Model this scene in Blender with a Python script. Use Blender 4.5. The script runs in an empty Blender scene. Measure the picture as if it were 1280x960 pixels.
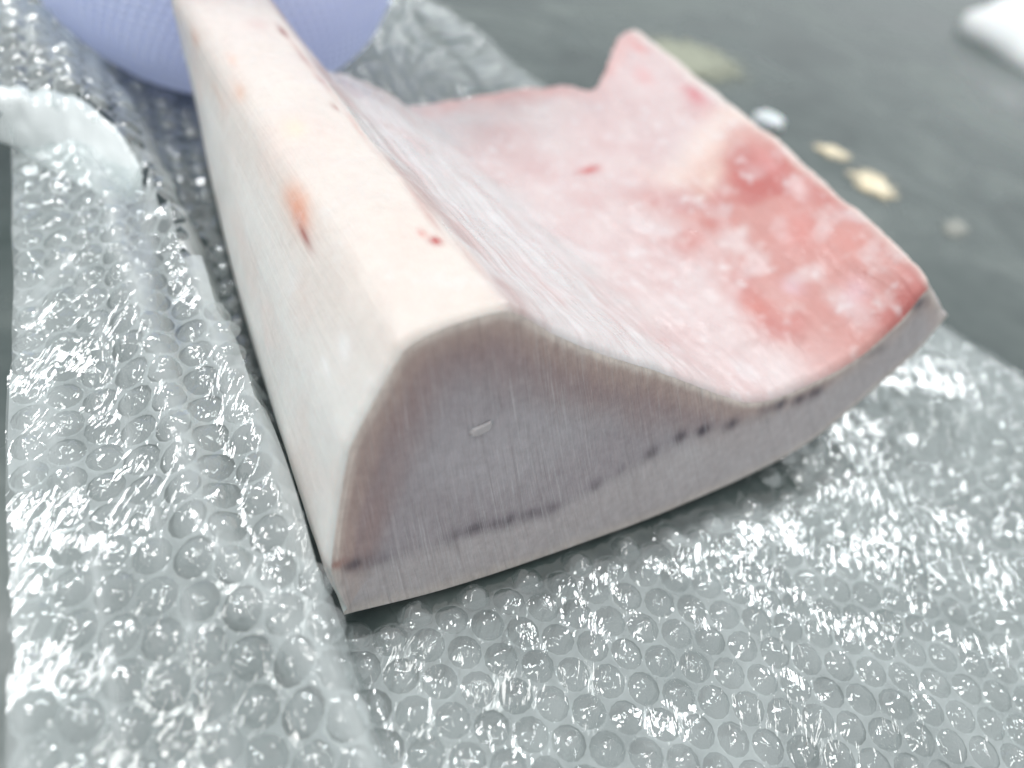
import bpy, bmesh, math, random
import numpy as np
from math import sin, cos, radians, pi, sqrt, exp
from mathutils import Vector, Matrix, noise, Quaternion

random.seed(7); rng = np.random.default_rng(7)
scn = bpy.context.scene
COL = scn.collection

# ------------------------------------------------------------------ camera
PITCH, ROLL, CAM_H = 44.0, 17.0, 0.20
p_, r_ = radians(PITCH), radians(ROLL)
fw = Vector((0, cos(p_), -sin(p_))); rt = Vector((1, 0, 0)); up = rt.cross(fw)
cx = cos(r_) * rt + sin(r_) * up
cy = -sin(r_) * rt + cos(r_) * up
cam_d = bpy.data.cameras.new('camera')
cam = bpy.data.objects.new('camera', cam_d); COL.objects.link(cam)
M = Matrix.Identity(4)
for i in range(3):
    M[i][0] = cx[i]; M[i][1] = cy[i]; M[i][2] = -fw[i]
M.translation = (0, 0, CAM_H)
cam.matrix_world = M
cam_d.sensor_width = 36.0
cam_d.lens = 36.0 * 949 / 1280
cam_d.clip_start = 0.01; cam_d.clip_end = 50
cam_d.dof.use_dof = True
cam_d.dof.focus_distance = 0.212
cam_d.dof.aperture_fstop = 4.4
scn.camera = cam

# ------------------------------------------------------------------ world, lamps, exposure
w = bpy.data.worlds.new('World'); scn.world = w; w.use_nodes = True
bg = w.node_tree.nodes['Background']
bg.inputs['Color'].default_value = (0.88, 0.93, 0.945, 1)
bg.inputs['Strength'].default_value = 0.70

def area(name, loc, target, sx, sy, power, col=(1, 1, 1)):
    l = bpy.data.lights.new(name, 'AREA'); l.shape = 'RECTANGLE'; l.size = sx; l.size_y = sy
    l.energy = power; l.color = col
    o = bpy.data.objects.new(name, l); COL.objects.link(o)
    o.location = loc
    o.rotation_euler = (Vector(target) - Vector(loc)).to_track_quat('-Z', 'Y').to_euler()
    return o
area('window_light', (1.0, 2.3, 2.2), (0, 0.3, 0), 0.55, 0.42, 17, (0.97, 0.99, 1.0))
area('window_light', (-1.7, 0.55, 2.3), (0, 0.25, 0), 0.65, 0.65, 24, (0.98, 0.99, 1.0))
area('window_light', (-0.9, -1.3, 2.2), (0, 0.2, 0), 0.6, 0.45, 9, (1.0, 0.98, 0.95))
area('ceiling_light', (0.2, 0.5, 2.4), (0, 0.3, 0), 0.9, 0.3, 6, (1.0, 0.99, 0.97))

scn.view_settings.view_transform = 'Standard'
scn.view_settings.look = 'None'
scn.view_settings.gamma = 1
scn.view_settings.use_curve_mapping = False
scn.view_settings.exposure = 0.40
scn.render.engine = 'CYCLES'
scn.cycles.max_bounces = 6
scn.cycles.transparent_max_bounces = 12
scn.cycles.diffuse_bounces = 3
scn.cycles.glossy_bounces = 3

# ------------------------------------------------------------------ helpers
A37 = radians(37)
O0 = Vector((-0.025, 0.096, 0)); ES = Vector((cos(A37), sin(A37), 0)); ET = Vector((-sin(A37), cos(A37), 0))
def W(s, t, z):                       # block frame (s along the cut face, t along the length) to world
    return O0 + ES * s + ET * t + Vector((0, 0, z))

def tag(o, label=None, cat=None, group=None, kind=None):
    if label: o['label'] = label
    if cat: o['category'] = cat
    if group: o['group'] = group
    if kind: o['kind'] = kind
    return o
def mesh_obj(name, verts, faces, mat, parent=None, smooth=True):
    me = bpy.data.meshes.new(name)
    me.from_pydata([tuple(v) for v in verts], [], faces)
    if mat: me.materials.append(mat)
    if smooth: me.polygons.foreach_set('use_smooth', [True] * len(me.polygons))
    me.update()
    o = bpy.data.objects.new(name, me); COL.objects.link(o)
    if parent: o.parent = parent
    return o
def empty(name, loc=(0, 0, 0)):
    o = bpy.data.objects.new(name, None); COL.objects.link(o); o.location = loc
    o.empty_display_size = 0.02
    return o
def srgb(r, g, b):
    f = lambda c: c / 12.92 if c <= 0.04045 else ((c + 0.055) / 1.055) ** 2.4
    return (f(r / 255), f(g / 255), f(b / 255))
def sstep(a, b, x):
    x = min(1, max(0, (x - a) / (b - a))); return x * x * (3 - 2 * x)
def lerp(a, b, f): return a + (b - a) * f
def mixc(a, b, f): return tuple(x + (y - x) * f for x, y in zip(a, b))
def nz(x, y, z=0.0): return noise.noise(Vector((x, y, z)))

class Mat:
    def __init__(s, name):
        s.m = bpy.data.materials.new(name); s.m.use_nodes = True
        s.nt = s.m.node_tree; s.nt.nodes.clear()
        s.out = s.n('ShaderNodeOutputMaterial')
    def n(s, typ, **kw):
        nd = s.nt.nodes.new(typ)
        for k, v in kw.items():
            if k in nd.inputs: nd.inputs[k].default_value = v
            else: setattr(nd, k, v)
        return nd
    def l(s, a, b): s.nt.links.new(a, b)
    def ramp(s, src, stops):
        r = s.n('ShaderNodeValToRGB'); el = r.color_ramp.elements
        el[0].position, el[0].color = stops[0][0], (*stops[0][1], 1)
        el[1].position, el[1].color = stops[-1][0], (*stops[-1][1], 1)
        for p, c in stops[1:-1]:
            e = el.new(p); e.color = (*c, 1)
        s.l(src, r.inputs[0]); return r.outputs[0]
    def noise(s, vec, scale, detail=4, rough=0.55, dist=0.0):
        n = s.n('ShaderNodeTexNoise'); n.inputs['Scale'].default_value = scale
        n.inputs['Detail'].default_value = detail; n.inputs['Roughness'].default_value = rough
        n.inputs['Distortion'].default_value = dist
        if vec is not None: s.l(vec, n.inputs['Vector'])
        return n.outputs['Fac']
    def mapping(s, src, scale):
        m = s.n('ShaderNodeMapping'); m.inputs['Scale'].default_value = scale
        s.l(src, m.inputs['Vector']); return m.outputs[0]
    def mixrgb(s, fac, a, b, mode='MIX'):
        m = s.n('ShaderNodeMix', data_type='RGBA', blend_type=mode)
        for v, i in ((fac, 0), (a, 6), (b, 7)):
            if hasattr(v, 'is_output'): s.l(v, m.inputs[i])
            else: m.inputs[i].default_value = v if i == 0 else (*v, 1)
        return m.outputs[2]
    def bump(s, h, strength, dist):
        b = s.n('ShaderNodeBump'); b.inputs['Strength'].default_value = strength
        b.inputs['Distance'].default_value = dist; s.l(h, b.inputs['Height']); return b.outputs[0]

# ------------------------------------------------------------------ tabletop
def tabletop_material():
    m = Mat('tabletop_wet_grey'); co = m.n('ShaderNodeTexCoord').outputs['Object']
    b = m.n('ShaderNodeBsdfPrincipled')
    n1 = m.noise(co, 11, 3, 0.6, 0.8); n2 = m.noise(co, 40, 4, 0.6)
    c = m.ramp(n1, [(0.3, (0.038, 0.054, 0.053)), (0.5, (0.068, 0.090, 0.086)), (0.7, (0.135, 0.160, 0.150))])  # lighter mottling painted into the colour in place of blurred reflections
    c = m.mixrgb(0.25, c, m.ramp(n2, [(0.35, (0.05, 0.062, 0.062)), (0.7, (0.13, 0.146, 0.14))]))
    m.l(c, b.inputs['Base Color'])
    m.l(m.ramp(n1, [(0.35, (0.14,) * 3), (0.65, (0.34,) * 3)]), b.inputs['Roughness'])
    m.l(m.bump(m.noise(co, 22, 3), 0.4, 0.003), b.inputs['Normal'])
    m.l(b.outputs[0], m.out.inputs[0]); return m.m
bm = bmesh.new()
bmesh.ops.create_cube(bm, size=1, matrix=Matrix.Translation((0.2, 0.9, -0.02)) @ Matrix.Diagonal((2.6, 2.6, 0.04, 1)))
bmesh.ops.bevel(bm, geom=bm.edges[:], offset=0.006, segments=2, affect='EDGES')
me = bpy.data.meshes.new('tabletop'); bm.to_mesh(me); bm.free(); me.materials.append(tabletop_material())
tag(bpy.data.objects.new('tabletop', me), kind='structure')
COL.objects.link(bpy.data.objects['tabletop'])

# ------------------------------------------------------------------ the frozen block
# longitudinal curves over the top, from the lower left edge to the tip of the thin flap: (front), (middle or None), (back), metres
CURVES = [
 ((-.0001,-.0005,.0080), (-.0009,.1002,.0060), (.0060,.2378,.0040)),
 ((-.0044,.0043,.0281),  (-.0040,.1023,.0300), (.0026,.2399,.0350)),
 ((.0007,.0130,.0620),   (-.0005,.0900,.0570), (-.0014,.2298,.0580)),
 ((.0137,.0194,.0849),   (.0105,.0803,.0805),  (-.0042,.2274,.0780)),
 ((.0250,.0210,.0893),   (.0225,.0861,.0845),  (.0118,.2303,.0830)),
 ((.0402,.0219,.0905),   (.0363,.0911,.0835),  (.0277,.2320,.0810)),
 ((.0561,.0203,.0810),   None, (.0491,.2126,.0580)),
 ((.0727,.0188,.0720),   None, (.0592,.2121,.0540)),
 ((.0946,.0173,.0620),   None, (.0700,.2143,.0490)),
 ((.1207,.0152,.0487),   None, (.0830,.2125,.0425)),
 ((.1392,.0141,.0410),   None, (.0930,.2112,.0400)),
 ((.1544,.0146,.0404),   None, (.1294,.2141,.0430)),
 ((.1728,.0162,.0435),   None, (.1636,.2150,.0470)),
 ((.1889,.0182,.0486),   None, (.1778,.2031,.0510)),
 ((.2028,.0213,.0585),   None, (.1896,.2123,.0550)),
 ((.2088,.0237,.0667),   (.2125,.0750,.0660), (.2104,.2373,.0610)),
 ((.2131,.0248,.0705),   (.2215,.0800,.0690), (.2201,.2397,.0660)),
 ((.2331,.0219,.0551),   (.2420,.0800,.0540), (.2340,.2380,.0520)),
]
BOTTOM = [((.2331,.0219,.0551), (.2340,.2380,.0520)), ((.2226,.0181,.0418), (.2200,.2200,.0400)),
          ((.2076,.0148,.0313), (.2000,.2000,.0290)), ((.1732,.0084,.0119), (.1700,.1900,.0110)),
          ((.1179,.0039,.0040), (.1150,.1900,.0040)), ((.0694,.0013,.0030), (.0650,.1950,.0030)),
          ((.0307,-.0001,.0040), (.0300,.2250,.0034)), ((-.0001,-.0005,.0080), (.0060,.2378,.0040))]
def crv(i, v):
    f, m, b = CURVES[i]
    f = Vector(f); b = Vector(b)
    if m is None: return f.lerp(b, v)
    m = Vector(m); k = (m - f).length / ((m - f).length + (b - m).length)
    l0 = (v - k) * (v - 1) / k; l1 = v * (v - 1) / (k * (k - 1)); l2 = v * (v - k) / (1 - k)
    return f * l0 + m * l1 + b * l2
def cr(p0, p1, p2, p3, x):
    return 0.5 * ((2 * p1) + (p2 - p0) * x + (2 * p0 - 5 * p1 + 4 * p2 - p3) * x * x + (3 * p1 - p0 - 3 * p2 + p3) * x ** 3)
NC = len(CURVES)
def block_point(u, v):
    i = min(int(u), NC - 2); x = u - i
    g = lambda k: crv(min(max(k, 0), NC - 1), v)
    p1, p2 = g(i), g(i + 1)
    p0 = g(i - 1) if i > 0 else p1 * 2 - p2
    p3 = g(i + 2) if i < NC - 2 and i != 15 else p2 * 2 - p1
    if i == 16: p0 = p1 * 2 - p2
    q = cr(p0, p1, p2, p3, x)
    return q.lerp(p1.lerp(p2, x), .65) if 1 <= i <= 4 else q          # flat cut planes on the fat side

# flesh colours (own colours of the tissue)
FAT = (.685, .615, .57); FAT2 = (.715, .70, .675); MEMB = (.59, .55, .55); PINK = (.56, .385, .38)
RED = (.44, .115, .105); DEEP = (.46, .12, .115); CREAM = (.74, .60, .53); MAUVE = (.395, .352, .375)
RIM = (.47, .355, .335); FROST = (.68, .655, .665)
# blood spots and bruises: u, v, half-width u, half-length v, colour, strength
STAINS = []
STAINS += [
 (2.80, .312, .12, .046, (.60, .17, .10), .95), (2.71, .275, .055, .036, (.30, .08, .075), .95), (2.84, .325, .24, .065, (.72, .42, .31), .75),
 (4.75, .150, .14, .012, (.42, .06, .06), .95), (4.62, .170, .10, .012, (.60, .25, .22), .7), (11.35, .665, .22, .016, (.50, .13, .13), .95),
 (4.85, .785, .12, .030, (.30, .12, .11), .9), (4.92, .70, .10, .06, (.46, .28, .24), .7), (4.95, .60, .10, .05, (.45, .28, .25), .7), (4.80, .520, .07, .014, (.36, .17, .15), .8),
 (5.00, .47, .10, .06, (.55, .38, .34), .7), (5.06, .26, .10, .05, (.50, .33, .31), .7), (4.97, .20, .10, .05, (.54, .34, .31), .6), (5.10, .10, .14, .06, (.60, .42, .38), .6),
 (3.00, .630, .16, .035, (.70, .48, .38), .7), (2.80, .850, .16, .03, (.66, .46, .37), .7), (3.25, .715, .16, .03, (.72, .52, .44), .7), (2.6, .70, .12, .05, (.72, .56, .48), .6), (4.3, .80, .3, .03, (.60, .44, .42), .5), (3.6, .48, .3, .03, (.80, .66, .52), .6),
 (15.1, .695, .42, .06, (.55, .17, .19), .8), (15.3, .925, .30, .04, (.62, .25, .24), .7), (14.6, .86, .25, .06, (.66, .36, .36), .6),
 (14.1, .275, .8, .07, (.60, .24, .22), .6), (11.8, .390, .45, .05, (.52, .20, .18), .7), (12.6, .42, .5, .04, (.48, .15, .13), .6), (11.95, .185, .4, .05, (.55, .21, .18), .7), (14.6, .165, .7, .07, (.60, .26, .23), .6), (14.95, .43, .4, .05, (.58, .25, .24), .7),
 (14.95, .33, .28, .035, (.82, .72, .72), .5), (13.1, .375, .22, .018, (.74, .70, .70), .55), (12.4, .36, .12, .012, (.74, .70, .70), .5), (12.0, .30, .25, .015, (.74, .70, .70), .5), (13.0, .20, .3, .03, (.70, .58, .67), .4), (13.9, .10, .35, .03, (.70, .54, .62), .4),
 (13.6, .53, .7, .035, (.70, .56, .49), .7),
 (2.5, .085, .10, .020, (.84, .84, .84), .6), (2.2, .10, .05, .02, (.86, .86, .86), .6),
]
def block_colour(u, v, P):
    x, y, z = P.x, P.y, P.z
    n1 = nz(x * 28, y * 28, z * 28); n2 = nz(x * 90 + 5, y * 90, z * 90); n3 = nz(x * 55 + 9, y * 55 + 3, z * 55)
    fib = nz(u * 7.0, v * 3.0, 2.2) * .6 + nz(u * 19.0, v * 6.0, 7.7) * .4          # fibres that run along the block
    loin = mixc(FAT2, FAT, sstep(1.6, 3.3, u + n1 * .5))
    loin = mixc(loin, (.70, .57, .52), .35 * sstep(.0, .5, n3))
    memb = mixc(MEMB, (.55, .42, .41), .75 * sstep(-.1, .5, .6 * fib + .5 * n3 + .4 * n2))
    memb = mixc(memb, (.42, .29, .275), .85 * sstep(6.1, 5.05, u + .25 * n3) * sstep(-.25, .25, n1 + .5 * n2 + .2))
    memb = mixc(memb, FROST, .55 * sstep(.0, .5, -.6 * fib + .5 * n2 - .3 * n1))
    # inner floor: pale and frosted at the back, red towards the front outer corner
    redness = sstep(10.9, 12.7, u + 1.1 * n1 + .5 * n3 + .2 * sstep(.15, .4, v)) * sstep(.62, .46, v + .04 * n3)
    blot = sstep(-.30, .45, n1 + .8 * n3 + .35 * n2)
    floor = mixc((.625, .525, .520), PINK, .30 + .6 * n3)
    n4 = nz(x * 260, y * 260, z * 260 + 2)
    floor = mixc(floor, CREAM, .7 * sstep(.10, .0, abs(v - .60 + .012 * (u - 12) + .03 * n1)) * sstep(11.6, 13.2, u))
    floor = mixc(floor, (.52, .24, .215), redness * .9)
    floor = mixc(floor, RED, redness * blot * .85)
    floor = mixc(floor, FROST, .45 * sstep(.1, .7, n2 + .5 * n3 - .3 * n1) * sstep(.9, .2, v))
    floor = mixc(floor, FROST, .5 * sstep(.28, .6, n4 + .3 * n2) * sstep(-.3, .2, n3 + .4 * n1))
    floor = mixc(floor, (.62, .33, .31), .6 * sstep(.93, 1.0, v + .03 * n2))
    c = mixc(loin, memb, sstep(4.85, 5.35, u + .12 * n2 + .15 * n3))
    c = mixc(c, floor, sstep(8.1, 9.7, u + 1.0 * n1 + .5 * n2 + (v - .1) * -1.2))
    c = mixc(c, FAT, .8 * sstep(15.4, 16.0, u))                                     # pale outer lip
    c = mixc(c, (.55, .50, .51), .7 * sstep(16.1, 16.5, u))
    for (u0, v0, du, dv, col, k) in STAINS:
        a = (u - u0) / du + .35 * n2; b = (v - v0) / dv + .35 * n3
        d = a * a + b * b
        if d < 4: c = mixc(c, col, k * exp(-d * 1.6))
    return c

def flesh_material(name, rough, sss, fibre=False, relief=.45):
    m = Mat(name); b = m.n('ShaderNodeBsdfPrincipled')
    at = m.n('ShaderNodeVertexColor', layer_name='Col').outputs['Color']
    uv = m.n('ShaderNodeUVMap').outputs[0]; ob = m.n('ShaderNodeTexCoord').outputs['Object']
    if fibre:
        st = m.mapping(uv, (2100, 46, 1)); st2 = m.mapping(uv, (620, 14, 1))
        f1 = m.noise(st, 1, 4, .65, .9); f2 = m.noise(st2, 1, 4, .6, .5)
        patch = m.ramp(m.noise(ob, 26, 3), [(.34, (0, 0, 0)), (.62, (1, 1, 1))])
        lightf = m.n('ShaderNodeMath', operation='MULTIPLY'); m.l(m.ramp(f1, [(.5, (0, 0, 0)), (.70, (1, 1, 1))]), lightf.inputs[0]); m.l(patch, lightf.inputs[1])
        h2 = m.n('ShaderNodeMath', operation='MULTIPLY'); m.l(lightf.outputs[0], h2.inputs[0]); h2.inputs[1].default_value = .60
        c = m.mixrgb(h2.outputs[0], at, (.60, .58, .595))
        d2 = m.n('ShaderNodeMath', operation='MULTIPLY'); m.l(m.ramp(f2, [(.56, (0, 0, 0)), (.75, (1, 1, 1))]), d2.inputs[0]); d2.inputs[1].default_value = .36
        c = m.mixrgb(d2.outputs[0], c, (.20, .165, .175))
        c = m.mixrgb(.30, c, m.ramp(m.noise(ob, 330, 5, .7), [(.32, (.45, .42, .43)), (.62, (1, 1, 1))]), 'MULTIPLY')
        m.l(c, b.inputs['Base Color'])
        add = m.n('ShaderNodeMath', operation='ADD'); m.l(f1, add.inputs[0]); m.l(f2, add.inputs[1])
        m.l(m.bump(add.outputs[0], .7, .0008), b.inputs['Normal'])
    else:
        n1 = m.noise(ob, 240, 5, .65); n2 = m.noise(ob, 70, 4, .6)
        st = m.mapping(uv, (260, 16, 1)); f1 = m.noise(st, 1, 4, .6, .3)
        c = m.mixrgb(.10, at, m.ramp(n1, [(.3, (.45, .38, .37)), (.6, (1, 1, 1))]), 'MULTIPLY')
        frost = m.n('ShaderNodeMath', operation='MULTIPLY'); m.l(m.ramp(n2, [(.56, (0, 0, 0)), (.74, (1, 1, 1))]), frost.inputs[0]); frost.inputs[1].default_value = .4
        c = m.mixrgb(frost.outputs[0], c, (.70, .68, .68))
        m.l(c, b.inputs['Base Color'])
        add = m.n('ShaderNodeMath', operation='ADD'); m.l(n2, add.inputs[0]); m.l(f1, add.inputs[1])
        add2 = m.n('ShaderNodeMath', operation='MULTIPLY_ADD'); m.l(n1, add2.inputs[0]); add2.inputs[1].default_value = .3; m.l(add.outputs[0], add2.inputs[2])
        m.l(m.bump(add2.outputs[0], relief, .0012), b.inputs['Normal'])
    rr = m.ramp(m.noise(ob, 45, 5, .65), [(.35, (rough - .16,) * 3), (.65, (rough + .16,) * 3)]); m.l(rr, b.inputs['Roughness'])
    b.inputs['Subsurface Weight'].default_value = sss
    b.inputs['Subsurface Radius'].default_value = (1.0, .55, .45)
    b.inputs['Subsurface Scale'].default_value = .004
    b.inputs['Specular IOR Level'].default_value = .45
    m.l(b.outputs[0], m.out.inputs[0]); return m.m
M_FAT = flesh_material('frozen_fat', .45, .4, False, .26)
M_MEMB = flesh_material('frozen_membrane', .36, .3, False, .55)
M_RED = flesh_material('frozen_red_flesh', .36, .25, False, .9)
M_CUT = flesh_material('sawn_flesh', .5, .2, True)
M_SKIN = flesh_material('frozen_underside', .5, .2)

LINE_S = [-.004, .0022, .011, .0367, .0632, .0783, .0983, .1187, .1527, .1703, .2122]
LINE_Z = [.0271, .0251, .0237, .0239, .0222, .0259, .0319, .0346, .0354, .0360, .0615]
DOTS = [(.0440, .0235, .003, .6), (.0590, .0222, .003, .6), (.0026, .0250, .0022, .85), (.0070, .0243, .0022, .5), (.0109, .0237, .002, .4), (.031, .0237, .0035, .45), (.0385, .0237, .004, .75), (.0470, .0230, .005, .7), (.0560, .0224, .004, .7), (.0632, .0222, .003, .55),
        (.0783, .0259, .0022, .65), (.0870, .0285, .002, .35), (.0983, .0319, .0024, .7), (.1087, .0346, .0026, .75), (.1187, .0346, .0026, .85), (.1312, .0337, .0026, .7),
        (.1470, .0350, .003, .45), (.1527, .0354, .003, .75), (.1626, .0353, .003, .7), (.1703, .0360, .003, .8), (.195, .0475, .006, .35), (.2110, .0630, .004, .6)]
def build_block():
    root = empty('frozen_meat_block', W(0.1, 0.1, 0))
    tag(root, 'thick pale frozen block of raw meat with sawn grey face, lying on bubble wrap', 'meat')
    base = root.location
    # arc-length even ring parameters
    fine = [i / 24 for i in range((NC - 1) * 24 + 1)]
    pts = [block_point(u, .3) for u in fine]
    L = [0]
    for a, b in zip(pts, pts[1:]): L.append(L[-1] + (b - a).length)
    NU, NV = 300, 190
    us = list(np.interp(np.linspace(0, L[-1], NU + 1), L, fine))
    vs = [(j / NV) for j in range(NV + 1)]
    P = np.zeros((NU + 1, NV + 1, 3)); C = np.zeros((NU + 1, NV + 1, 3))
    raw = {}
    for i, u in enumerate(us):
        for j, v in enumerate(vs):
            q = block_point(u, v)
            e = min(1, j / 6, (NU - i) / 4 + .15, i / 4 + .15)          # keep the outline of the cut face
            k = 1.0 if u < 5 else (1.5 if u < 9 else 1.9)
            d = (nz(q.x * 30, q.y * 30, q.z * 30) * .0013 + nz(q.x * 85, q.y * 85, q.z * 85 + 4) * .0006 * k + nz(q.x * 220, q.y * 220, q.z * 220) * .00018 * k)
            if 4.6 < u < 9.5: d += .0010 * nz(u * 6, v * 2.4, 3) * sstep(4.6, 5.2, u) * sstep(9.5, 8, u)   # ropy membrane
            if u > 8: d += .0012 * nz(u * 1.8, v * 9, 5) * sstep(8, 10, u)
            q = q + Vector((0.35 * sin(u), 0, 1)).normalized() * d * e * (1 if u > 1.5 else .6)
            if j >= NV - 3 and u > 5.5:                                  # ragged back edge
                q.y += .0022 * nz(u * 9, 1, 2) * (j - NV + 4) / 4
            P[i, j] = q; C[i, j] = block_colour(u, v, q)
    uarr = np.array(us); jr = np.clip((np.arange(NV + 1) - 3) / 14, 0, 1)[None, :, None]      # soft shoulder of the fat side
    wgt = (np.clip((uarr - 1.3) / .8, 0, 1) * np.clip((4.6 - uarr) / .8, 0, 1))[:, None, None] * jr * .5
    for _ in range(30):
        A_ = P.copy(); A_[1:-1] = (P[:-2] + P[2:]) / 2; P = P + (A_ - P) * wgt
    Wp = np.array([[tuple(W(*P[i, j]) - base) for j in range(NV + 1)] for i in range(NU + 1)])
    # slightly worn edge along the saw cut
    def normals(G):
        n_ = np.cross(np.gradient(G, axis=0), np.gradient(G, axis=1)); n_ /= np.linalg.norm(n_, axis=2, keepdims=True) + 1e-12
        return n_ if n_[NU // 2, NV // 2, 2] > 0 else -n_
    Np = normals(P)
    for j in range(4):
        P[2:-2, j] -= Np[2:-2, 5] * .0013 * (1 - j / 4) ** 2
    Wp = np.array([[tuple(W(*P[i, j]) - base) for j in range(NV + 1)] for i in range(NU + 1)])
    # normals of the whole upper surface, so that the parts meet without a seam
    du = np.gradient(Wp, axis=0); dv = np.gradient(Wp, axis=1)
    N = np.cross(du, dv); N /= np.linalg.norm(N, axis=2, keepdims=True) + 1e-12
    if N[NU // 2, NV // 2, 2] < 0: N = -N; flip = True
    else: flip = False
    fn_ = np.array(-ET * .97 + Vector((0, 0, .24)))
    for j, k_ in ((0, 1.0), (1, .55), (2, .22)):
        N[:, j] = N[:, j] + fn_ * k_; N[:, j] /= np.linalg.norm(N[:, j], axis=1, keepdims=True)
    def region(u, v):
        if u < 5.1: return 'loin'
        if u < 9.0 + .6 * nz(u, v * 6, 1) + (v - .1) * 1.2: return 'membrane'
        if u < 16.02: return 'inner_flesh'
        return 'flap_edge'
    fr = {}
    for i in range(NU):
        for j in range(NV):
            fr.setdefault(region((us[i] + us[i + 1]) / 2, (vs[j] + vs[j + 1]) / 2), []).append((i, j))
    mats = {'loin': M_FAT, 'membrane': M_MEMB, 'inner_flesh': M_RED, 'flap_edge': M_SKIN}
    labels = {'loin': 'thick pale cream fat side with a red gash', 'membrane': 'whitish sinewy slope beside the ridge',
              'inner_flesh': 'pink and red frosted inner flesh', 'flap_edge': 'pale thin outer edge'}
    for rname, cells in fr.items():
        idx = {}; verts = []; cols = []; nor = []; uvs = []
        def vid(i, j):
            if (i, j) not in idx:
                idx[i, j] = len(verts); verts.append(Wp[i, j]); cols.append((*C[i, j], 1)); nor.append(tuple(N[i, j])); uvs.append((L[-1] * i / NU, .22 * j / NV))
            return idx[i, j]
        faces = []
        for (i, j) in cells:
            f = [vid(i, j), vid(i + 1, j), vid(i + 1, j + 1), vid(i, j + 1)]
            faces.append(f[::-1] if flip else f)
        o = mesh_obj(rname, verts, faces, mats[rname], root)
        finish(o, cols, uvs, nor); o['label'] = labels[rname]
    # sawn front face: columns between upper outline and lower outline
    bots = [Vector(b[0]) for b in BOTTOM][::-1]
    bl = [0]
    for a, b in zip(bots, bots[1:]): bl.append(bl[-1] + (b - a).length)
    bs = [b.x for b in bots]
    def bottom_at(s):
        s = min(max(s, bs[0]), bs[-1])
        for k in range(len(bs) - 1):
            if s <= bs[k + 1]:
                x = (s - bs[k]) / (bs[k + 1] - bs[k])
                p0 = bots[k - 1] if k > 0 else bots[k] * 2 - bots[k + 1]
                p3 = bots[k + 2] if k + 2 < len(bots) else bots[k + 1] * 2 - bots[k]
                return cr(p0, bots[k], bots[k + 1], p3, x)
    tops = [Vector(P[i, 0]) for i in range(NU + 1)]
    cum = [0]
    for a, b in zip(tops, tops[1:]): cum.append(cum[-1] + max(b.x - a.x, .12 * (b - a).length))
    NH = 60
    verts = []; cols = []; uvs = []; faces = []
    for i in range(NU + 1):
        bt = bottom_at(lerp(bs[0], bs[-1], cum[i] / cum[-1])); tp = tops[i]
        for j in range(NH + 1):
            q = tp.lerp(bt, j / NH); edge = min(i, NU - i) > 0
            h = (tp - q).length; hb = (q - bt).length
            ss = q.x
            n1 = nz(ss * 30, q.z * 30, 1); n2 = nz(ss * 120, q.z * 40, 2); n3 = nz(ss * 420, q.z * 25, 3)
            wdt = min(h, 1.0)
            # distance to the upper outline, nearest of a few neighbours
            dd = min((tops[min(max(i + k, 0), NU)] - q).length for k in (-24, -12, -6, -3, 0, 3, 6, 12, 24)) if j < NH * .8 else h
            c = mixc(MAUVE, (.45, .415, .44), sstep(.0, .5, n1))
            c = mixc(c, (.35, .25, .245), .9 * sstep(.024, .006, dd + n2 * .003) * sstep(.17, .10, ss))
            c = mixc(c, (.50, .375, .335), .75 * sstep(.0105, .0030, dd + n3 * .0015))
            c = mixc(c, (.84, .73, .66), .9 * sstep(.0036, .0002, dd + n3 * .0006))
            # paler band under the dotted line of the skin
            line = float(np.interp(ss, LINE_S, LINE_Z)) - bt.z
            c = mixc(c, (.56, .515, .51), .55 * sstep(line + .003, line - .006, hb))
            c = mixc(c, (.62, .55, .50), .7 * sstep(.0055, .0, hb + n3 * .001))
            kdot = 0
            for (ds, dz, dr, dk) in DOTS:
                e2 = ((ss - ds) / (dr * 1.2)) ** 2 + ((q.z - dz) / .0024) ** 2
                if e2 < 6: kdot = max(kdot, dk * (1.25 if ds > .09 else 1.0) * exp(-e2))
            kdot = max(kdot, .06 * exp(-((hb - line - .0012 * n2) / .0015) ** 2))
            c = mixc(c, (.10, .08, .10), min(1, kdot * (1 + .5 * n3)))
            c = mixc(c, (.33, .13, .10), .8 * exp(-((ss + .0022) / .0024) ** 2 - ((q.z - .0268) / .0016) ** 2))
            out = q.copy()
            if edge and 0 < j < NH: out.y += (.00035 * n2 + .0002 * n3)
            verts.append(tuple(W(*out) - base)); cols.append((*c, 1)); uvs.append((ss + (.14 + 3 * max(ss, 0)) * (q.z - .03), q.z))
    for i in range(NU):
        for j in range(NH):
            a = i * (NH + 1) + j; faces.append((a, a + 1, a + NH + 2, a + NH + 1))
    o = mesh_obj('cut_face', verts, faces, M_CUT, root); finish(o, cols, uvs); o['label'] = 'sawn grey mauve front face with fine saw streaks and dark dots'
    # a frozen flake stuck to the sawn face
    fc = Vector((.0362, .0128, .0576))
    vv = [(fc.x + a_ * .001, b_ * .001) for a_, b_ in ((-2.9, -1.3), (-.4, -1.2), (2.6, -.2), (3.1, 1.0), (2.7, 2.2), (.3, 1.4), (-2.4, .8), (-3.3, -.2))]
    fl_v = []
    for dep, sc in ((.0006, 1), (-.00012, .8)):
        for (sx, h) in vv: fl_v.append(tuple(W(fc.x + (sx - fc.x) * sc, fc.y + h * .25 + dep, fc.z + h * sc) - base))
    n = len(vv)
    fl_f = [tuple(range(n, 2 * n))] + [(k, (k + 1) % n, n + (k + 1) % n, n + k) for k in range(n)]
    o = mesh_obj('frost_flake', fl_v, fl_f, M_MEMB, root, False); finish(o, [(.40, .375, .385, 1)] * len(fl_v), [(0, 0)] * len(fl_v))
    # underside and back cut
    ub = []; nb = len(BOTTOM)
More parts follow.
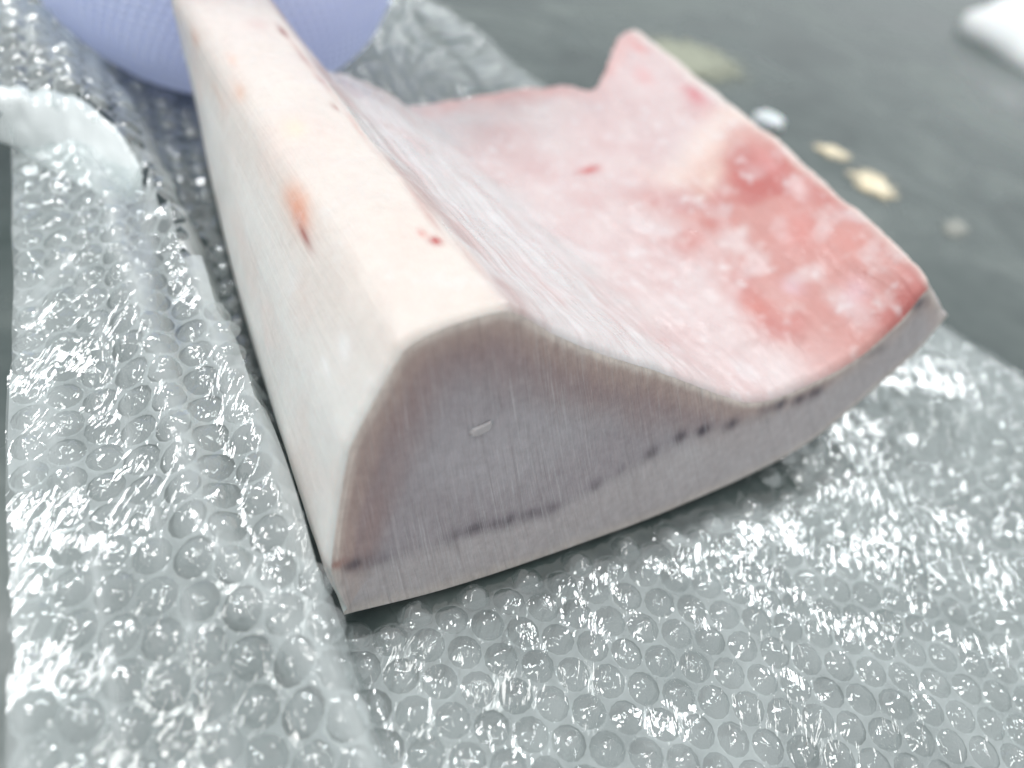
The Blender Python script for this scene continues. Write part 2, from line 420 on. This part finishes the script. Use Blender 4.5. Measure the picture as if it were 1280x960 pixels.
    for k in range(nb):
        for j in range(13):
            f, b = Vector(BOTTOM[k][0]), Vector(BOTTOM[k][1]); q = f.lerp(b, j / 12)
            if k == 0: q = block_point(NC - 1, j / 12)
            if k == nb - 1: q = block_point(0, j / 12)
            ub.append(tuple(W(*q) - base))
    uf = [(k * 13 + j, k * 13 + j + 1, (k + 1) * 13 + j + 1, (k + 1) * 13 + j) for k in range(nb - 1) for j in range(12)]
    o = mesh_obj('underside', ub, uf, M_SKIN, root); finish(o, [(.45, .42, .43, 1)] * len(ub), [(v[0], v[1]) for v in ub])
    bk = [tuple(Wp[i, NV]) for i in range(0, NU + 1, 4)]
    bk2 = [ub[k * 13 + 12] for k in range(1, nb - 1)]
    ring = bk + bk2
    bmx = bmesh.new(); f = bmx.faces.new([bmx.verts.new(v) for v in ring]); bmesh.ops.triangulate(bmx, faces=[f])
    me = bpy.data.meshes.new('back_cut'); bmx.to_mesh(me); bmx.free(); me.materials.append(M_SKIN)
    o = bpy.data.objects.new('back_cut', me); COL.objects.link(o); o.parent = root
    finish(o, [(.6, .48, .47, 1)] * len(me.vertices), [(0, 0)] * len(me.vertices))

def finish(o, cols, uvs, nor=None):
    me = o.data
    ca = me.color_attributes.new('Col', 'FLOAT_COLOR', 'POINT')
    ca.data.foreach_set('color', np.array(cols, dtype=np.float32).ravel())
    ul = me.uv_layers.new(name='UVMap')
    li = np.zeros(len(me.loops), dtype=np.int32); me.loops.foreach_get('vertex_index', li)
    ul.data.foreach_set('uv', np.array(uvs, dtype=np.float32)[li].ravel())
    if nor: me.normals_split_custom_set_from_vertices(nor)
build_block()

# ------------------------------------------------------------------ bubble wrap
def film_material(name, haze, rough, bump, bscale, base=.05, edge=.30, attr=False, through=.35):
    m = Mat(name); co = m.n('ShaderNodeNewGeometry').outputs['Position']
    tr = m.n('ShaderNodeBsdfTransparent'); tr.inputs[0].default_value = (.95, .975, .975, 1)
    df = m.n('ShaderNodeBsdfDiffuse'); df.inputs[0].default_value = (.86, .895, .893, 1)
    tl = m.n('ShaderNodeBsdfTranslucent'); tl.inputs[0].default_value = (.86, .895, .893, 1)
    gl = m.n('ShaderNodeBsdfGlossy'); gl.inputs[0].default_value = (1, 1, 1, 1); gl.inputs['Roughness'].default_value = rough
    mx = m.n('ShaderNodeMixShader'); mx.inputs[0].default_value = through; m.l(df.outputs[0], mx.inputs[1]); m.l(tl.outputs[0], mx.inputs[2])
    hz = m.n('ShaderNodeMixShader'); m.l(tr.outputs[0], hz.inputs[1]); m.l(mx.outputs[0], hz.inputs[2])
    hn = m.ramp(m.noise(co, 60, 4, .6), [(.3, (min(1, haze * .6),) * 3), (.7, (min(1, haze * 1.5),) * 3)])
    if attr:
        ad = m.n('ShaderNodeMath', operation='ADD'); ad.use_clamp = True
        m.l(hn, ad.inputs[0]); m.l(m.n('ShaderNodeAttribute', attribute_name='haze_offset').outputs['Fac'], ad.inputs[1]); hn = ad.outputs[0]
    m.l(hn, hz.inputs[0])
    lw = m.n('ShaderNodeLayerWeight'); lw.inputs[0].default_value = .35
    fm = m.n('ShaderNodeMath', operation='MULTIPLY_ADD'); m.l(lw.outputs['Facing'], fm.inputs[0]); fm.inputs[1].default_value = edge; fm.inputs[2].default_value = base
    fin = m.n('ShaderNodeMixShader'); m.l(fm.outputs[0], fin.inputs[0]); m.l(hz.outputs[0], fin.inputs[1]); m.l(gl.outputs[0], fin.inputs[2])
    # stretched creases of thin film, running away from the near corner
    mp = m.n('ShaderNodeMapping'); mp.inputs['Rotation'].default_value = (0, 0, radians(-14)); mp.inputs['Scale'].default_value = (1, .26, 1); m.l(co, mp.inputs['Vector'])
    b = m.bump(m.noise(mp.outputs[0], bscale, 2, .5, .6), bump, .0016)
    m.l(b, gl.inputs['Normal'])
    m.l(fin.outputs[0], m.out.inputs[0]); return m.m
M_FILM = film_material('clear_film', .33, .05, .65, 240, .10, .20, True)
M_BUB = film_material('bubble_film', .17, .03, .65, 230, .14, .10)
M_COVER = film_material('thin_cover_film', .13, .04, .70, 330, .065, .10, True)
M_GLARE = film_material('glare_white_film', 1.7, .2, .5, 120, .10, .1, False, .05)  # opaque white stands in for glare on clear film

RIDGE_T = [-.2, .007, .047, .092, .147, .178, .2325, .279, .314, .40, .5]
RIDGE_S = [-.004, -.0055, -.0065, -.0102, -.0128, -.0149, -.0205, -.031, -.0475, -.085, -.12]
CREASE_T = [-.08, -.0400, -.0262, -.0014, .0221, .0578, .1022, .1624, .1726, .24]
CREASE_S = [.015, -.0040, -.0096, -.0191, -.0288, -.0300, -.0326, -.0354, -.0370, -.05]
STEP_S = [-.2, -.1, -.0696, -.0545, -.0417, -.0276, -.021, -.018]
STEP_T = [.240, .226, .219, .216, .211, .190, .158, .13]
EDGE_T = [-.3, .0058, .0415, .3114, .373, .429, .60]
EDGE_S = [.45, .3188, .3028, .2120, .2030, .1880, .15]
def wrap_z(s, t):
    z = .0012 + .0022 * (1 + nz(s * 20, t * 20, 3)) + .0016 * nz(s * 55, t * 55, 8) * (1 if s < 0 or t < 0 else .4)
    if s > .21 and t < .25: z += .010 * sstep(.21, .27, s) * sstep(.28, .18, t) * sstep(-.05, .02, t) * sstep(.42, .27, s)
    sr = np.interp(t, RIDGE_T, RIDGE_S)
    H = sstep(-.075, .03, t) * sstep(.40, .30, t)
    if s < sr + .006:
        x = sr - s
        lift = .028 * sstep(-.006, .002, x)
        lift = lerp(lift, .013, sstep(.004, .062, x)) if x > 0 else lift
        lift -= .004 * exp(-((x - .016) / .007) ** 2)
        lift += .0022 * nz(s * 40, t * 18, 6)
        z += lift * H
        st = np.interp(s, STEP_S, STEP_T)
        z += .020 * sstep(st - .002, st + .003, t) * sstep(.0, .02, x) * sstep(.42, .33, t)
    if t < .2: z += .0042 * exp(-((s - np.interp(t, CREASE_T, CREASE_S)) / .0055) ** 2) * sstep(-.07, -.02, t) * sstep(.2, .17, t)
    if -.02 < t and -.004 < s < .17: z *= 1 - .85 * sstep(-.012, .001, t)
    return z
def crease_shade_haze(s, t):
    d = abs(s - np.interp(t, CREASE_T, CREASE_S)); h = .26 * exp(-(d / .0045) ** 2) * sstep(-.08, -.03, t) if t < .2 else 0
    d = s - np.interp(t, RIDGE_T, RIDGE_S); h += .28 * exp(-((d + .002) / .005) ** 2) * sstep(-.05, .02, t)
    if t > -.008 and -.002 < s < .2: h -= .34 * sstep(-.008, -.003, t)  # haze thinned under and beside the block, painting in its contact shade
    return h
def left_edge(t): return float(np.interp(t, [-.02, .2], [-.0758, -.0668])) + .0006 * sin(t * 60)
def right_edge(t): return float(np.interp(t, EDGE_T, EDGE_S)) + .0012 * sin(t * 70)
def clamp_edge(s, t):
    if t < np.interp(s, STEP_S, STEP_T): s = max(s, left_edge(t))
    return min(s, right_edge(t)), t
def wrap_ok(s, t, m=.004):
    if s < left_edge(t) - m and t < np.interp(s, STEP_S, STEP_T): return False
    if s < -.13 or t < -.16 or t > .52: return False
    return s < right_edge(t) + m
def covered(s, t): return (s - .030) ** 2 + (t - .333) ** 2 < .05 ** 2 or .012 < s < .20 and .018 < t < .205
PITCHB = .0104; RB = .0048
def build_wrap():
    root = empty('bubble_wrap', W(.1, -.03, 0)); base = root.location
    tag(root, 'clear bubble wrap sheet under the meat, folded up along the left side', 'bubble wrap')
    g = 4e-4
    def frame(s, t):
        z = wrap_z(s, t); zs = (wrap_z(s + g, t) - wrap_z(s - g, t)) / (2 * g); zt = (wrap_z(s, t + g) - wrap_z(s, t - g)) / (2 * g)
        return z, zs, zt
    # sheet: one annulus of film around every bubble
    V = []; F = []; cent = []; HZ = []
    rows = int(.70 / (PITCHB * .866)); cols_ = int(.62 / PITCHB)
    NS = 12
    cache = {}
    def put(s, t):
        k = (round(s * 20000), round(t * 20000))
        if k not in cache: cache[k] = len(V); V.append(tuple(W(s, t, wrap_z(s, t)) - base)); HZ.append(crease_shade_haze(s, t))
        return cache[k]
    # rows run along t so that columns of bubbles follow the block's length
    for a in range(cols_):
        for b in range(rows):
            t = -.165 + a * PITCHB + (b % 2) * PITCHB / 2; s = -.13415 + b * PITCHB * .866
            
            s0 = s; s = s0 + .041 * (t + .02)                    # rows follow the cut left edge of the sheet
            if not wrap_ok(s, t): continue
            R = PITCHB / sqrt(3)
            hexp = []
            for k in range(6):
                an = pi / 6 + k * pi / 3 - pi / 6
                hexp.append((s0 + R * cos(an) + .041 * (t + R * sin(an) + .02), t + R * sin(an)))
            outer = []
            for k in range(6):
                p, q = hexp[k], hexp[(k + 1) % 6]
                outer += [p, ((p[0] + q[0]) / 2, (p[1] + q[1]) / 2)]
            cov = covered(s, t)
            oi = [put(*clamp_edge(*p)) for p in outer]
            z, zs, zt = frame(s, t)
            steep = sqrt(zs * zs + zt * zt)
            if cov or steep > 1.4 or not wrap_ok(s, t, -.0040) or (-.0005 < t < .2 and 0 < s < .16):
                F.append(tuple(oi)); continue
            ii = []
            for k in range(12):
                an = k * pi / 6
                HZ.append(crease_shade_haze(s, t)); ii.append(len(V)); V.append(tuple(W(s + RB * cos(an), t + RB * sin(an), wrap_z(s + RB * cos(an), t + RB * sin(an))) - base))
            for k in range(12): F.append((oi[k], oi[(k + 1) % 12], ii[(k + 1) % 12], ii[k]))
            cent.append((s, t, z, zs, zt))
    film = mesh_obj('film', V, F, M_FILM, root)
    film.data.attributes.new('haze_offset', 'FLOAT', 'POINT').data.foreach_set('value', HZ)
    # bubble shapes: a few wrinkled, slightly deflated caps with a base disc
    def bubble_mesh(seed, hgt):
        rs = random.Random(seed); ox = rs.random() * 50
        NA, NR = 14, 6
        vs = [(0, 0, hgt * (1 + .10 * rs.uniform(-1, 1)))]
        for r in range(1, NR + 1):
            x = r / NR
            for a in range(NA):
                an = 2 * pi * a / NA
                rr = RB * x * (1 + .06 * x ** 6)
                zz = hgt * (max(0, 1 - x ** 2.6)) ** 1.25
                d = nz(cos(an) * 1.6 * x + ox, sin(an) * 1.6 * x, seed) + .6 * nz(cos(an) * 3.5 * x, sin(an) * 3.5 * x + ox, seed)
                k = 1 - x ** 4
                vs.append((rr * cos(an) * (1 + .05 * d * k), rr * sin(an) * (1 + .05 * d * k), zz + .0009 * d * k - .0004 * x ** 8))
        fs = [(0, 1 + a, 1 + (a + 1) % NA) for a in range(NA)]
        for r in range(1, NR):
            o1 = 1 + (r - 1) * NA; o2 = 1 + r * NA
            fs += [(o1 + a, o2 + a, o2 + (a + 1) % NA, o1 + (a + 1) % NA) for a in range(NA)]
        return vs, fs
    shapes = [bubble_mesh(k, h) for k, h in enumerate((.0029, .0024, .0030, .0020, .0027, .0016, .0031, .0023, .0011, .0028))]
    meshes = []
    for k, (vs, fs) in enumerate(shapes):
        me = bpy.data.meshes.new('bubble'); me.from_pydata(vs, [], fs); me.materials.append(M_BUB)
        me.polygons.foreach_set('use_smooth', [True] * len(me.polygons)); me.update(); meshes.append(me)
    def mat_for(c, rs):
        s, t, z, zs, zt = c
        nrm = (ES * -zs + ET * -zt + Vector((0, 0, 1))).normalized()
        q = Vector((0, 0, 1)).rotation_difference(nrm) @ Quaternion((0, 0, 1), rs.uniform(0, 2 * pi))
        sc = rs.uniform(.94, 1.04)
        return Matrix.LocRotScale(W(s, t, z) - base, q, Vector((sc, sc, rs.uniform(.75, 1.15))))
    camp = Vector((0, 0, CAM_H))
    order = []
    for c in cent:
        P = W(c[0], c[1], c[2]); d = P - camp; wz = d.dot(fw)
        uu = 949 * d.dot(cx) / wz; vv = 949 * d.dot(cy) / wz
        vis = abs(uu) < 640 and abs(vv) < 480
        order.append((0 if vis else 1, wz, c))
    order.sort(key=lambda x: (x[0], x[1]))
    rs = random.Random(12)
    sv = []; sf = []
    for n, (_, _, c) in enumerate(order):
        k = rs.randrange(len(meshes)); mt = mat_for(c, rs)
        if n < 300:
            o = bpy.data.objects.new('bubble', meshes[k]); COL.objects.link(o); o.parent = root; o.matrix_basis = mt
        else:
            off = len(sv); sv += [tuple(mt @ Vector(v)) for v in shapes[k][0]]; sf += [tuple(i + off for i in f) for f in shapes[k][1]]
    o = mesh_obj('bubbles', sv, sf, M_BUB, root); o['kind'] = 'stuff'
    # thin flat film over the bubbles where the sheet lies face down
    cs, ct = .0030, .0030; idx = {}; cv = []; cf = []; ch = []
    def cid(a, b):
        if (a, b) not in idx:
            s_, t_ = clamp_edge(-.13 + a * cs, -.16 + b * ct); lf = sstep(.02, -.01, s_)
            ch.append(max(0, crease_shade_haze(s_, t_)) + .22 * lf * exp(-(nz(s_ * 55, t_ * 7, 5) / .07) ** 2)); idx[a, b] = len(cv); cv.append(tuple(W(s_, t_, wrap_z(s_, t_) + .0026 + .0005 * nz(s_ * 150, t_ * 90, 2) + lf * .0022 * nz(s_ * 70, t_ * 9, 5) + lf * .0008 * nz(s_ * 160, t_ * 25, 3)) - base))
        return idx[a, b]
    for a in range(int(.57 / cs)):
        for b in range(int(.66 / ct)):
            s_, t_ = -.13 + (a + .5) * cs, -.16 + (b + .5) * ct
            if t_ > -.006 and -.003 < s_ < .196 and t_ < .225: continue
            if t_ > .2 and -.03 < s_ < .12: continue
            if not wrap_ok(s_, t_, 0) or s_ > .45: continue
            if t_ > 0 and s_ > np.interp(t_, RIDGE_T, RIDGE_S) - .001 and s_ < .15: continue
            if t_ > np.interp(s_, STEP_S, STEP_T) - .004: continue
            cf.append((cid(a, b), cid(a + 1, b), cid(a + 1, b + 1), cid(a, b + 1)))
    co_ = mesh_obj('cover_film', cv, cf, M_COVER, root)
    co_.data.attributes.new('haze_offset', 'FLOAT', 'POINT').data.foreach_set('value', ch)
    # folded face of the film at the step, window glare painted on as white
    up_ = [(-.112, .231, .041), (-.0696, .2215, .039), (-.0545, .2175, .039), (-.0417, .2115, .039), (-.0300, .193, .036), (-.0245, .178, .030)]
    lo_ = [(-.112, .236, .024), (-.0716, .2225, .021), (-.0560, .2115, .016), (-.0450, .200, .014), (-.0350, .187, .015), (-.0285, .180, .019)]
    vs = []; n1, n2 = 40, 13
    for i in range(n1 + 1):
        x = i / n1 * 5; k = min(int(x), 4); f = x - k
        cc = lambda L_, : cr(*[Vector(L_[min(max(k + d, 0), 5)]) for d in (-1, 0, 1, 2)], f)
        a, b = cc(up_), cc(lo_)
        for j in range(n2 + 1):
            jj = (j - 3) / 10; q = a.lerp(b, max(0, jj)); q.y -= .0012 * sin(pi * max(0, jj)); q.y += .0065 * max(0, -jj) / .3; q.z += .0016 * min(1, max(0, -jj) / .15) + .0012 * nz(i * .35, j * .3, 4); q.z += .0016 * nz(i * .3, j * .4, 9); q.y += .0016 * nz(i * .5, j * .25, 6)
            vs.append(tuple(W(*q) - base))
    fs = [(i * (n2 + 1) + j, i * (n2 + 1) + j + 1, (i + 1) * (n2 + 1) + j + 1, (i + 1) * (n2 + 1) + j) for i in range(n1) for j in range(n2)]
    o = mesh_obj('glare_fold', vs, fs, M_GLARE, root); o['label'] = 'smooth fold of film with window glare painted on in white'
build_wrap()

# ------------------------------------------------------------------ blue basin behind
def build_basin():
    m = Mat('lavender_plastic'); b = m.n('ShaderNodeBsdfPrincipled')
    co = m.n('ShaderNodeTexCoord').outputs['Object']
    m.l(m.ramp(m.noise(co, 30, 3), [(.3, srgb(208, 216, 250)), (.7, srgb(219, 226, 253))]), b.inputs['Base Color'])
    b.inputs['Roughness'].default_value = .35; b.inputs['Subsurface Weight'].default_value = .5
    b.inputs['Subsurface Radius'].default_value = (.7, .8, 1); b.inputs['Subsurface Scale'].default_value = .012
    tl = m.n('ShaderNodeBsdfTranslucent'); tl.inputs[0].default_value = (.74, .80, .98, 1)
    mx = m.n('ShaderNodeMixShader'); mx.inputs[0].default_value = .28; m.l(b.outputs[0], mx.inputs[1]); m.l(tl.outputs[0], mx.inputs[2])
    m.l(mx.outputs[0], m.out.inputs[0])
    C = (-.2016, .3797, .0050)
    root = empty('plastic_basin', C)
    tag(root, 'round lavender blue plastic tub with embossed dots, behind the meat', 'tub')
    NA = 720
    prof = []; base_p = [(.0, .0), (.012, .0), (.047, .001), (.0622, .0093), (.0742, .0224), (.0830, .041), (.0885, .0635), (.0915, .110), (.094, .165)]
    zz_ = [b_[1] for b_ in base_p]; x = 0
    for k_ in range(260):
        f_ = k_ / 259 * 8; i_ = min(int(f_), 7); g_ = lambda d: Vector((*base_p[min(max(i_ + d, 0), 8)], 0))
        q_ = cr(g_(-1), g_(0), g_(1), g_(2), f_ - i_); prof.append((max(q_.x, .0005), max(0, q_.y)))
    vs = []; fs = []
    for k, (r, z) in enumerate(prof):
        for a in range(NA):
            an = 2 * pi * a / NA; d = 0
            if z > .012:
                row = z / .0042; ri = round(row); ca = an / (2 * pi) * 120 + .5 * (ri % 2)
                fx = (ca - round(ca)) * .0046; fz = (row - ri) * .0042
                d = .0021 * exp(-(fx * fx + fz * fz) / (2 * .0011 ** 2)) * sstep(.012, .03, z)
            vs.append(((r + d) * cos(an), (r + d) * sin(an), z))
    for k in range(len(prof) - 1):
        for a in range(NA):
            b2 = (a + 1) % NA
            if k == 0:
                if True: fs.append((k * NA + a, (k + 1) * NA + b2, (k + 1) * NA + a))
            else: fs.append((k * NA + a, k * NA + b2, (k + 1) * NA + b2, (k + 1) * NA + a))
    mesh_obj('wall', vs, fs, m.m, root)
    rp = []; 
    for th in range(8): rp.append((.094 + .0022 * cos(2 * pi * th / 8), .165 + .0022 * sin(2 * pi * th / 8)))
    vs = [(r * cos(2 * pi * a / 96), r * sin(2 * pi * a / 96), z) for a in range(96) for (r, z) in rp]
    fs = [(a * 8 + k, ((a + 1) % 96) * 8 + k, ((a + 1) % 96) * 8 + (k + 1) % 8, a * 8 + (k + 1) % 8) for a in range(96) for k in range(8)]
    mesh_obj('rim', vs, fs, m.m, root)
build_basin()

# ------------------------------------------------------------------ small things on the tabletop
def solid_material(name, c1, c2, rough, scale, sss=0.0):
    m = Mat(name); b = m.n('ShaderNodeBsdfPrincipled'); co = m.n('ShaderNodeTexCoord').outputs['Object']
    m.l(m.ramp(m.noise(co, scale, 4), [(.3, c1), (.7, c2)]), b.inputs['Base Color'])
    b.inputs['Roughness'].default_value = rough; b.inputs['Subsurface Weight'].default_value = sss
    b.inputs['Subsurface Scale'].default_value = .004
    m.l(m.bump(m.noise(co, scale * 2, 3), .3, .001), b.inputs['Normal'])
    m.l(b.outputs[0], m.out.inputs[0]); return m.m
def blotch_material(name, c1, c2, dens):  # flat coloured patch that fades out towards its outline
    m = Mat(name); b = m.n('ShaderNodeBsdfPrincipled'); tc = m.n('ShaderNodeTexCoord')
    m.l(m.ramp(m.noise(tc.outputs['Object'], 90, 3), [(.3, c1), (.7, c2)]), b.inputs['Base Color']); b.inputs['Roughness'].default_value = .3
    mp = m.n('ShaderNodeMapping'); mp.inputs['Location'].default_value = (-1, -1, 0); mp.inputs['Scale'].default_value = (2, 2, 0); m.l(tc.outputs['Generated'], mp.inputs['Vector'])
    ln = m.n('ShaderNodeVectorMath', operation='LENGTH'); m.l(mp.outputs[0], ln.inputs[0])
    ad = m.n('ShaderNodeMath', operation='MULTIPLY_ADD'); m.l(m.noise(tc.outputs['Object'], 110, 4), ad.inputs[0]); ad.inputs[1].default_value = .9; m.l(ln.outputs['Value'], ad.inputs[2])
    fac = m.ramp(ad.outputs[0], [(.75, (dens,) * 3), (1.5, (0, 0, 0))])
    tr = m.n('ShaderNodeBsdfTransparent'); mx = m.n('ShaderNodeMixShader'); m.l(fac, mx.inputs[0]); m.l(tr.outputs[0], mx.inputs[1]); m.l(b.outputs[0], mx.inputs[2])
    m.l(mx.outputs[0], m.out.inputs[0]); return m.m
def lump(name, loc, size, mat, seed, rotz=0, amp=.25, flat=0.5, sub=3):
    bm = bmesh.new(); bmesh.ops.create_icosphere(bm, subdivisions=sub, radius=1)
    for v in bm.verts:
        d = 1 + amp * nz(v.co.x * 1.3 + seed * 7, v.co.y * 1.3, v.co.z * 1.3) + amp * .6 * nz(v.co.x * 3, v.co.y * 3 + seed * 3, v.co.z * 3)
        v.co = Vector((v.co.x * d * size[0] / 2, v.co.y * d * size[1] / 2, max(-flat, v.co.z) * d * size[2]))
    zmin = min(v.co.z for v in bm.verts)
    for v in bm.verts: v.co.z -= zmin
    me = bpy.data.meshes.new(name); bm.to_mesh(me); bm.free(); me.materials.append(mat)
    me.polygons.foreach_set('use_smooth', [True] * len(me.polygons))
    o = bpy.data.objects.new(name, me); COL.objects.link(o); o.location = loc; o.rotation_euler.z = rotz
    return o
M_WHITE = solid_material('white_plastic', (.86, .88, .88), (.9, .91, .91), .5, 20, .2)
M_LUMP = solid_material('lump_white', (.78, .84, .86), (.86, .9, .92), .4, 60, .3)
M_YEL = blotch_material('cream_blotch', (.76, .62, .40), (.88, .80, .62), 1.0)
M_OLIVE = blotch_material('olive_blotch', (.30, .315, .23), (.36, .37, .28), .85)
M_PALE = blotch_material('pale_blotch', (.34, .35, .31), (.42, .42, .38), .6)
o = lump('crumpled_bag', (.446, .915, 0), (.19, .20, .06), M_WHITE, 2, .4, .32, .0)
tag(o, 'bright white crumpled plastic at the far right corner of the tabletop', 'plastic bag')
o = lump('white_lump', (.113, .518, .0), (.022, .011, .006), M_LUMP, 5, .0)  # small pale lump lying on the tabletop
tag(o, 'small white lump beside the far edge of the meat', 'ice chip')
for (x, y, sx, sy, rz, sd, mt, lab) in ((.1600, .5080, .044, .036, -.3, 1, M_YEL, 'paler cream smear on the dark tabletop, nearer the white lump'),
                                  (.1815, .4780, .060, .058, .6, 3, M_YEL, 'yellower cream smear on the dark tabletop, farther from the white lump'),
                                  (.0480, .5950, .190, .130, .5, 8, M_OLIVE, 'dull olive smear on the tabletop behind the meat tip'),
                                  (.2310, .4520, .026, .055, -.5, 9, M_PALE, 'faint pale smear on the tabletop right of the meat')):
    o = lump('blotch', (x, y, .0002), (sx, sy, .0010), mt, sd, rz, .3, .15); tag(o, lab, 'blotch', 'blotches on the tabletop')
#END
